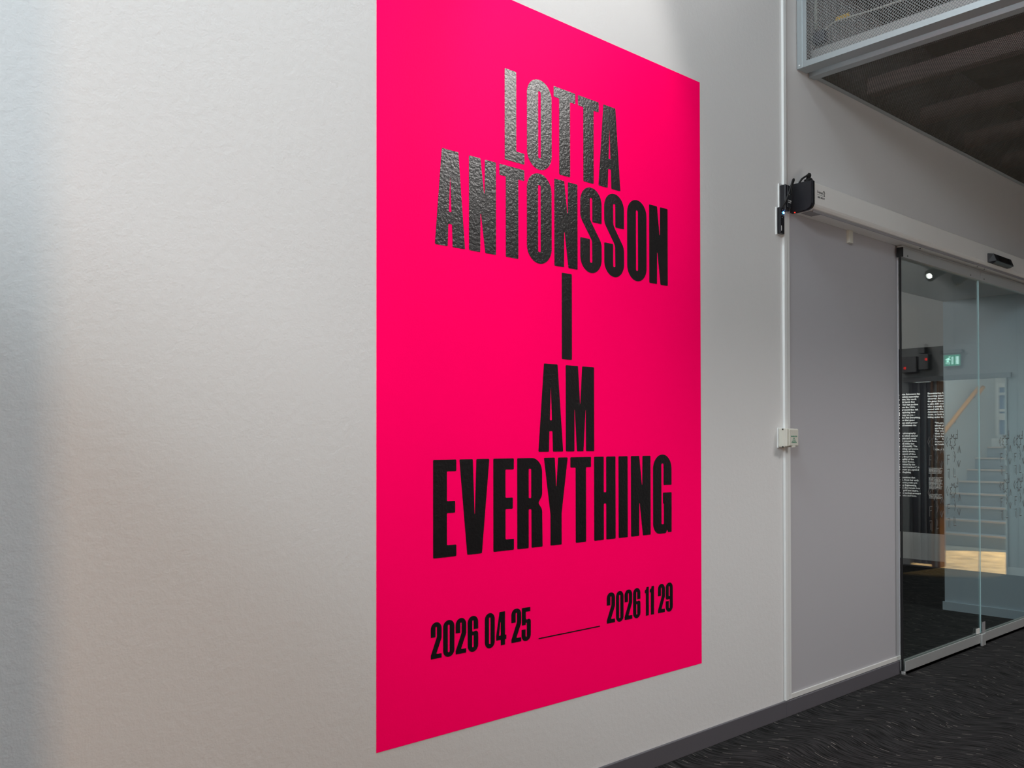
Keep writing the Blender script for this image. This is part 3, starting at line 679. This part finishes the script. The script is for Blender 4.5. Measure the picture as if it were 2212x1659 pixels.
# ---------------------------------------------------------------- end wall: doorway, stairs, exit sign (all seen mirrored in the doors)
box_ = box
st(box('trim_4', 'grey', EX - 0.03, EX, -2.17, -1.08, 2.045, 2.10))
st(box('trim_5', 'white', EX - 0.015, EX + .16, -1.142, -1.125, 0, 2.045))
st(box('trim_6', 'darkwood', EX - 0.01, EX + .14, -1.875, -1.85, 0, 2.045))
st(box('trim_7', 'darkwood', EX - 0.01, EX + .14, -1.81, -1.785, 0, 2.045))
st(box('trim_8', 'stairwall', EX + .02, EX + .10, -1.85, -1.81, 0, 2.045))
gp = empty('glazed_side_panel', (EX + .05, -2.0, 0)); tag(gp, 'dark glazed side panel left of the stair doorway reflected in the doors', 'side panel')
box('dark_pane', 'darkgrey', EX + .05, EX + .06, -2.11, -1.88, 0.02, 2.04, gp)
for yy in (-2.118, -2.03, -1.96): box('panel_post', 'grey', EX + .03, EX + .05, yy, yy + .018, 0.02, 2.04, gp)
# stairwell shell
st(box('floor_stairwell', 'stone', EX, 12.3, -2.95, -0.3, -0.1, -0.001))
st(box('wall_stair_left', 'stairwall', EX + .16, 14.82, -3.07, -2.95, 0, 3.4))
st(box('wall_stair_right', 'stairwall', EX + .16, 14.82, -0.4, -0.3, 0, 3.4))
bm = bmesh.new(); bx(bm, 14.72, 14.82, -2.95, -2.93, 0, 3.4); bx(bm, 14.72, 14.82, -2.93, -0.4, 0, 1.43); bx(bm, 14.72, 14.82, -2.93, -0.4, 2.28, 3.4); bx(bm, 14.72, 14.82, -1.4, -0.4, 1.43, 2.28)
st(link('wall_stair_back', bm, 'stairwall'))
st(box('ceiling_stairwell', 'stairwall', EX + .16, 14.82, -3.07, -0.3, 3.4, 3.5))
wn = empty('window_1', (14.72, -2.1, 1.43)); wn['kind'] = 'structure'
box('pane', 'winglow', 14.78, 14.79, -2.93, -1.4, 1.43, 2.28, wn)
for za, zb in ((1.43, 1.48), (1.70, 1.80), (1.83, 1.87), (2.08, 2.12), (2.20, 2.28)): box('window_bar', 'white', 14.73, 14.76, -2.93, -1.4, za, zb, wn)
for yy in (-2.93, -1.45): box('window_frame', 'white', 14.715, 14.76, yy, yy + .03, 1.43, 2.28, wn)
sf = empty('staircase', (12.3, -1.7, 0)); tag(sf, 'grey staircase with pale nosings rising beyond the doorway, reflected in the doors', 'staircase')
RI, GO = 0.162, 0.30
for k in range(8):
    x0 = 12.3 + k * GO
    box('step', 'stair', x0, x0 + GO + (.0 if k < 7 else -.1), -2.949, -0.401, 0, RI * (k + 1) - .006, sf)
    box('nosing', 'nose', x0 - .012, x0 + .045, -2.947, -0.403, RI * (k + 1) - .022, RI * (k + 1), sf)
box('landing_upstand', 'white', 14.55, 14.60, -2.947, -0.403, 1.29, 1.42, sf)
hr = empty('handrail', (13.3, -2.88, 1.6)); tag(hr, 'warm oak handrail sloping up along the stairwell wall, reflected in the doors', 'handrail')
tube('rail', 'wood', [(12.2, -2.87, 1.17), (13.1, -2.87, 1.66), (14.05, -2.87, 2.175)], 0.031, hr, 12)
for xx in (12.5, 13.2, 13.9):
    zz = 1.17 + (xx - 12.2) * .543
    tube('bracket', 'zinc', [(xx, -2.87, zz - .02), (xx, -2.87, zz - .07), (xx, -2.945, zz - .08)], 0.008, hr, 6)

es = empty('exit_sign', (EX - .02, -1.63, 2.2)); tag(es, 'green illuminated exit sign with running figure reflected in the glass door', 'exit sign')
box('mount', 'grey', EX - .05, EX - .002, -1.75, -1.53, 2.335, 2.375, es, bev=.004)
box('frame', 'zinc', EX - .030, EX - .012, -1.722, -1.545, 2.195, 2.325, es, bev=.003)
# panel printed so that its mirror image reads as in the photograph: figure, arrow bar, door
box('sign_face', 'exitg', EX - .033, EX - .0305, -1.716, -1.551, 2.202, 2.318, es)
xf = EX - .0345
def sg(y0, y1, z0, z1): return box('pictogram', 'exitw', xf - .001, xf + .0012, y0, y1, z0, z1, es)
sg(-1.592, -1.563, 2.216, 2.300)
sg(-1.636, -1.622, 2.216, 2.298)
bm = bmesh.new()
def limb(a, b, wd):
    a = Vector(a); b = Vector(b); d_ = (b - a).normalized(); n = Vector((-d_.y, d_.x)) * wd / 2
    vs = [bm.verts.new((xx, p.x, p.y)) for xx in (xf - .001, xf + .0012) for p in (a + n, a - n, b - n, b + n)]
    bm.faces.new(vs[:4]); bm.faces.new(vs[4:][::-1])
    for i in range(4): bm.faces.new((vs[i], vs[(i + 1) % 4], vs[4 + (i + 1) % 4], vs[4 + i]))
limb((-1.668, 2.286), (-1.682, 2.250), .017); limb((-1.676, 2.282), (-1.698, 2.266), .008); limb((-1.668, 2.280), (-1.652, 2.262), .008)
limb((-1.680, 2.254), (-1.664, 2.238), .010); limb((-1.664, 2.238), (-1.668, 2.216), .009); limb((-1.682, 2.252), (-1.694, 2.222), .010)
limb((-1.660, 2.290), (-1.660, 2.304), .013)
link('running_figure', bm, 'exitw', es)
def ebox(y0, y1, z0, z1, label, leds):
    e = empty('electrical_box', (EX, (y0 + y1) / 2, z0)); tag(e, label, 'electrical box', 'electrical boxes above the stair doorway')
    box('enclosure', 'grey', EX - .09, EX - .002, y0, y1, z0, z1, e, bev=.004)
    for (ly, lz) in leds: box('indicator_light', 'red', EX - .093, EX - .0895, ly - .008, ly + .008, lz - .014, lz + .014, e)
ebox(-1.970, -1.870, 2.175, 2.345, 'small grey electrical box with red indicator beside the exit sign, mirrored', [(-1.885, 2.285)])
ebox(-1.975, -1.905, 2.355, 2.460, 'topmost grey electrical box, above the one with the red light, mirrored', [])
ebox(-2.170, -1.995, 2.150, 2.325, 'widest grey electrical box at the far left of the mirrored group', [(-2.12, 2.20)])
for k, yy in enumerate((-1.03, -1.62, -2.01)):
    st(box('trim_%d' % (30 + k), 'grey', EX - .002, EX + .001, yy, yy + .006, 2.4 if k else 0.0, 3.86))
